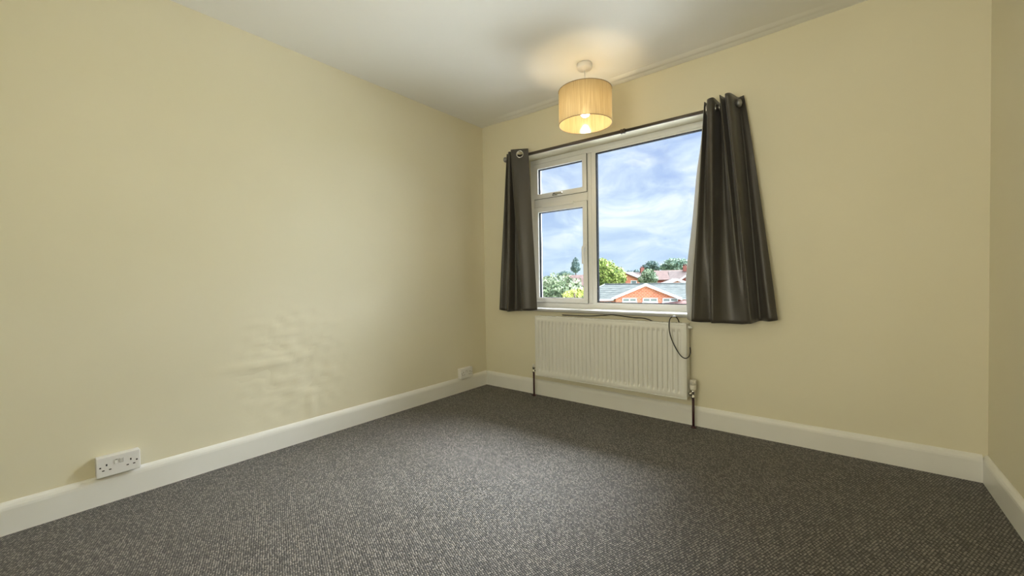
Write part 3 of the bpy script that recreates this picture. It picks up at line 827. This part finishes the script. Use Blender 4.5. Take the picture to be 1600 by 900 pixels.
def gabled(name, label, cat, deg, dist, rot, w, d, ez, rz, wallm, roofm, axis='x', barge=None, windows=(), chimneys=(), group=None):
    """plain house: ridge along local x (eaves face the viewer) or along local y (gable faces the viewer)"""
    r = thing(name, label, cat, polar(deg, dist, GZ), math.radians(deg + rot), group=group or 'houses seen through the window', local=True)
    wl = MB()
    ov = 0.3
    if axis == 'x':
        wl.prism([(0, 0), (d, 0), (d, ez), (d / 2, rz - 0.15), (0, ez)], 'x', -w / 2, w / 2)
        rf = MB().prism([(-ov, ez - 0.12), (d / 2, rz), (d + ov, ez - 0.12), (d + ov, ez - 0.24), (d / 2, rz - 0.14), (-ov, ez - 0.24)], 'x', -w / 2 - ov, w / 2 + ov)
    else:
        wl.prism([(-w / 2, 0), (w / 2, 0), (w / 2, ez), (0, rz - 0.15), (-w / 2, ez)], 'y', 0, d)
        rf = MB().prism([(-w / 2 - ov, ez - 0.12), (0, rz), (w / 2 + ov, ez - 0.12), (w / 2 + ov, ez - 0.24), (0, rz - 0.14), (-w / 2 - ov, ez - 0.24)], 'y', -ov, d + ov)
    wl.build('wall', wallm, r); rf.build('roof', roofm, r)
    if barge and axis == 'y':
        for s in (-1, 1):
            MB().add([(0, -ov - 0.06, rz + 0.03), (s * (w / 2 + ov), -ov - 0.06, ez - 0.10), (s * (w / 2 + ov), -ov - 0.06, ez - 0.42), (0, -ov - 0.06, rz - 0.29),
                      (0, -ov, rz + 0.03), (s * (w / 2 + ov), -ov, ez - 0.10), (s * (w / 2 + ov), -ov, ez - 0.42), (0, -ov, rz - 0.29)],
                     [(0, 1, 2, 3), (7, 6, 5, 4), (0, 4, 5, 1), (1, 5, 6, 2), (2, 6, 7, 3), (3, 7, 4, 0)]).build('bargeboard', barge, r)
    for (xc, z0, z1, ww, n) in windows:
        house_window(r, xc, -0.03, z0, z1, ww, n)
    for (x, y) in chimneys:
        c = MB().box(x - 0.4, x + 0.4, y - 0.35, y + 0.35, rz - 0.9, rz + 1.0).build('chimney', M_brick_red, r)
        for k in (-0.18, 0.18):
            MB().lathe([(0.12, 0), (0.10, 0.35)], (x + k, y, rz + 1.0), 'z', 10).build('chimney_pot', M_rooftile_red, c)
    return r

# second bungalow, its white gable showing over the first roof
gabled('bungalow', 'low bungalow with a white-edged gable behind the grey roof', 'house', 16.55, 62, 4, 4.6, 9, zl(-1.05, 62), zl(-0.26, 62), M_brick, M_slate, 'y', M_white_paint)
# house with an orange brick gable beside the yellow-green tree
gabled('house', 'brown-roofed house with an orange brick gable beside the yellow-green tree', 'house', 23.4, 74, -14, 6.2, 6, zl(-0.22, 74), zl(0.80, 74), M_brick, M_rooftile_brown, 'y', None,
       windows=((-0.4, zl(-0.95, 74), zl(-0.45, 74), 0.9, 1), (1.9, zl(-0.90, 74), zl(-0.40, 74), 1.0, 1), (-2.2, zl(-1.05, 74), zl(-0.50, 74), 1.2, 2)), chimneys=())
gabled('house', 'dark brown roofed house seen between the orange gable and the round tree', 'house', 21.3, 94, 20, 6.4, 8, zl(-0.25, 94), zl(0.72, 94), M_brick, M_rooftile_brown, 'x', chimneys=((2.2, 4.0),))
gabled('house', 'long low roofed house on the skyline behind the orange gable', 'house', 23.3, 125, 4, 6.0, 8, zl(0.15, 125), zl(0.78, 125), M_brick_red, M_rooftile_brown, 'x')
# terrace with pink roofs at the right
gabled('terraced_house', 'red brick terrace end with a broad pink tiled roof, right of the round tree', 'house', 18.95, 82, 5, 3.7, 7, zl(-0.28, 82), zl(0.78, 82), M_brick_red, M_rooftile_pink, 'x')
gabled('terraced_house', 'darker brown roofed terrace house with a chimney, left of the curtain edge', 'house', 16.1, 86, 5, 3.6, 7, zl(-0.20, 86), zl(0.80, 86), M_brick_red, M_rooftile_brown, 'x', chimneys=((1.1, 3.5),))
gabled('terraced_house', 'red roofed terrace house partly hidden by the right curtain', 'house', 14.7, 73, -6, 3.6, 6, zl(-0.30, 73), zl(0.70, 73), M_brick_red, M_rooftile_red, 'y', M_white_paint)
gabled('terraced_house', 'distant pink roof closing the row under the big skyline tree', 'house', 16.6, 104, 4, 12.0, 7, zl(0.3, 104), zl(0.90, 104), M_brick_red, M_rooftile_pink, 'x')
# house behind the large pale tree at the left
gabled('house', 'pink roofed house with pale walls showing at the right of the left casement', 'house', 29.3, 70, 6, 4.4, 7, zl(-0.95, 70), zl(0.50, 70), M_render_wall, M_rooftile_pink, 'x', windows=((-1.1, zl(-1.5, 70), zl(-1.05, 70), 1.4, 2), (1.1, zl(-1.5, 70), zl(-1.05, 70), 1.4, 2)))
gabled('garage', 'low garage with a white roof edge beside the yellow shrub', 'building', 29.2, 57.5, 6, 3.0, 4, zl(-1.85, 57.5), zl(-1.45, 57.5), M_render_wall, M_white_paint, 'x')

# --- trees: trunk plus a crown of many small leaf clumps
def tree(name, label, deg, dist, top, blobs, leaf, size, n, m, cat='tree', group=None, trunk=True):
    """blobs: (x, z, rx, ry, rz) ellipsoids in the plane facing the house, heights above ground"""
    base = polar(deg, dist, GZ)
    r = thing(name, label, cat, base, math.radians(deg), group=group or 'trees seen through the window', local=True)
    rng = random.Random(int(deg * 100) + n)
    vs = []; fs = []; tones = []
    tot = sum(b[2] * b[4] for b in blobs)
    for (bx, bz, rx, ry, rz) in blobs:
        k = int(n * rx * rz / tot)
        for i in range(k):
            d = Vector((rng.gauss(0, 1), rng.gauss(0, 1), rng.gauss(0, 1))).normalized()
            q = 0.55 + 0.5 * rng.random() ** 0.6
            nz_ = noise.noise(Vector((d.x * 2.2 + bx, d.y * 2.2, d.z * 2.2 + bz)))
            q *= 1 + 0.28 * nz_
            c = Vector((bx + d.x * rx * q, d.y * ry * q, bz + d.z * rz * q))
            s = size * (0.6 + 0.8 * rng.random())
            nn = (d + 0.7 * Vector((rng.gauss(0, 1), rng.gauss(0, 1), rng.gauss(0, 1)))).normalized()
            qt = nn.to_track_quat('Z', 'Y'); a = rng.random() * 6.28
            u = qt @ Vector((math.cos(a), math.sin(a), 0)); w = qt @ Vector((-math.sin(a), math.cos(a), 0))
            b0 = len(vs)
            vs += [c - u * s, c - w * s * 0.55 + nn * s * 0.15, c + u * s, c + w * s * 0.55 + nn * s * 0.15]
            fs.append((b0, b0 + 1, b0 + 2, b0 + 3))
            tones.append(min(1, max(0, 0.5 + 0.9 * nz_ + 0.28 * rng.gauss(0, 1))))
    me = bpy.data.meshes.new('crown'); me.from_pydata(vs, [], fs)
    ca = me.color_attributes.new('tone', 'BYTE_COLOR', 'CORNER')
    buf = []
    for t in tones: buf += [t, t, t, 1.0] * 4
    ca.data.foreach_set('color', buf)
    me.materials.append(m)
    o = bpy.data.objects.new('crown', me); COL.objects.link(o); o.parent = r; o['kind'] = 'stuff'
    if trunk:
        hgt = min(b[1] for b in blobs)
        t_ = MB(); t_.tube([(0, 0, 0), (0.05, 0, hgt * 0.5), (0, 0, hgt)], [0.22, 0.17, 0.12], 8)
        for k in range(4):
            a = k * 1.7 + deg; bb = blobs[k % len(blobs)]
            t_.tube([(0, 0, hgt * 0.8), (bb[0] * 0.4 + 0.3 * math.cos(a), 0.3 * math.sin(a), hgt + 0.3), (bb[0] * 0.8 + 0.7 * math.cos(a), 0.7 * math.sin(a), bb[1] + bb[4] * 0.3)], [0.10, 0.07, 0.03], 6)
        t_.build('trunk', M_bark, r)
    return r
LM_pale = leaf_mat('pale_leaves', oc(0.13, 0.21, 0.10), oc(0.33, 0.45, 0.21), oc(0.62, 0.72, 0.42))
LM_yel = leaf_mat('yellow_green_leaves', oc(0.16, 0.28, 0.04), oc(0.46, 0.64, 0.09), oc(0.95, 1.04, 0.30))
LM_shrub = leaf_mat('yellow_shrub_leaves', oc(0.40, 0.48, 0.06), oc(0.90, 0.98, 0.18), oc(1.3, 1.3, 0.45))
LM_mid = leaf_mat('mid_green_leaves', oc(0.16, 0.27, 0.14), oc(0.34, 0.52, 0.28), oc(0.70, 0.86, 0.55))
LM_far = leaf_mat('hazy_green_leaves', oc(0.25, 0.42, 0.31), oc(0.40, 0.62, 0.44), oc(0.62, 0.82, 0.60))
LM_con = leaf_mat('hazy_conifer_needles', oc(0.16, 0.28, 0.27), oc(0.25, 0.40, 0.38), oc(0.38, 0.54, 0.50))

tree('leafy_tree', 'large pale green bushy tree filling the foot of the left casement', 32.4, 27, 0,
     [(0.2, 4.05, 1.6, 1.5, 0.95), (-0.9, 3.9, 1.2, 1.4, 0.9), (0.9, 3.5, 1.0, 1.3, 0.95), (0.0, 2.8, 1.9, 1.6, 1.2), (0.7, 2.2, 1.2, 1.2, 1.0), (-1.3, 2.6, 1.3, 1.2, 1.3)], 0, 0.085, 15000, LM_pale)
tree('yellow_shrub', 'bright yellow shrub at the lower right of the left casement', 29.75, 21, 0,
     [(0, 3.95, 0.42, 0.45, 0.22), (0.32, 4.08, 0.25, 0.35, 0.18), (-0.35, 3.86, 0.3, 0.4, 0.22), (0.1, 3.3, 0.5, 0.5, 0.5)], 0, 0.05, 3000, LM_shrub, 'shrub')
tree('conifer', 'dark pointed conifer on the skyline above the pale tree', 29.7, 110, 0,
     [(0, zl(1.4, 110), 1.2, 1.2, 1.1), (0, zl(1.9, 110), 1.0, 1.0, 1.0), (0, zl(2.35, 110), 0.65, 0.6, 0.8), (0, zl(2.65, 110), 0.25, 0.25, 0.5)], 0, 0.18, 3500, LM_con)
tree('broad_tree', 'bright yellow-green tree at the left of the large pane', 25.6, 54, 0,
     [(-0.3, zl(1.2, 54), 1.5, 1.4, 1.2), (-1.3, zl(0.9, 54), 1.1, 1.2, 1.5), (0.9, zl(0.5, 54), 1.4, 1.3, 1.0), (1.6, zl(-0.2, 54), 1.0, 1.2, 0.8), (0.0, zl(-0.3, 54), 2.2, 1.5, 1.0), (-1.6, zl(-0.2, 54), 1.2, 1.2, 1.0), (-0.6, zl(1.9, 54), 0.7, 0.7, 0.7), (0.2, zl(1.7, 54), 0.5, 0.5, 0.6)], 0, 0.13, 13000, LM_yel)
tree('round_tree', 'small round green tree standing in front of the terrace roofs', 20.1, 66, 0,
     [(0, zl(0.35, 66), 1.0, 1.0, 0.9), (0.4, zl(-0.25, 66), 1.0, 1.0, 0.8), (-0.6, zl(-0.35, 66), 0.9, 0.9, 0.7)], 0, 0.13, 4200, LM_mid)
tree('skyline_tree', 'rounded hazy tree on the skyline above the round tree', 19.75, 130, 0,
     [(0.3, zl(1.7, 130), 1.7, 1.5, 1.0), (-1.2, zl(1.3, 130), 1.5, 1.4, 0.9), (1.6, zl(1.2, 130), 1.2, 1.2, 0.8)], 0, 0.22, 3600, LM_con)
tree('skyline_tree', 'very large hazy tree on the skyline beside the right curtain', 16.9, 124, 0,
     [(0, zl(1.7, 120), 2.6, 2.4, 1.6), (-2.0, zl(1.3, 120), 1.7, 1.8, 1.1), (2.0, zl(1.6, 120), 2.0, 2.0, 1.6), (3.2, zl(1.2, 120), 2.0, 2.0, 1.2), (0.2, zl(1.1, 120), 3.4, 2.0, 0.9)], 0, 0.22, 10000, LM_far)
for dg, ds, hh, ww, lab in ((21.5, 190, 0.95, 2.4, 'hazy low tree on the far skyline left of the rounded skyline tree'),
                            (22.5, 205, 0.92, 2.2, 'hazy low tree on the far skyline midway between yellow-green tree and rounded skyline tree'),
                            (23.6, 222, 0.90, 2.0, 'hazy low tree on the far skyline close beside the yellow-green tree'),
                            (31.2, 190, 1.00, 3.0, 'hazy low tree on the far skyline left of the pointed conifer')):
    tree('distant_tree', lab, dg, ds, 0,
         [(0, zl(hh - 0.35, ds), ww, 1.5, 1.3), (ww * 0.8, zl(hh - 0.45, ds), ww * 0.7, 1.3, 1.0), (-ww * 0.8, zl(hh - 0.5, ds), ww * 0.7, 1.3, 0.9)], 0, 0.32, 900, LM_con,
         group='distant trees on the far skyline')
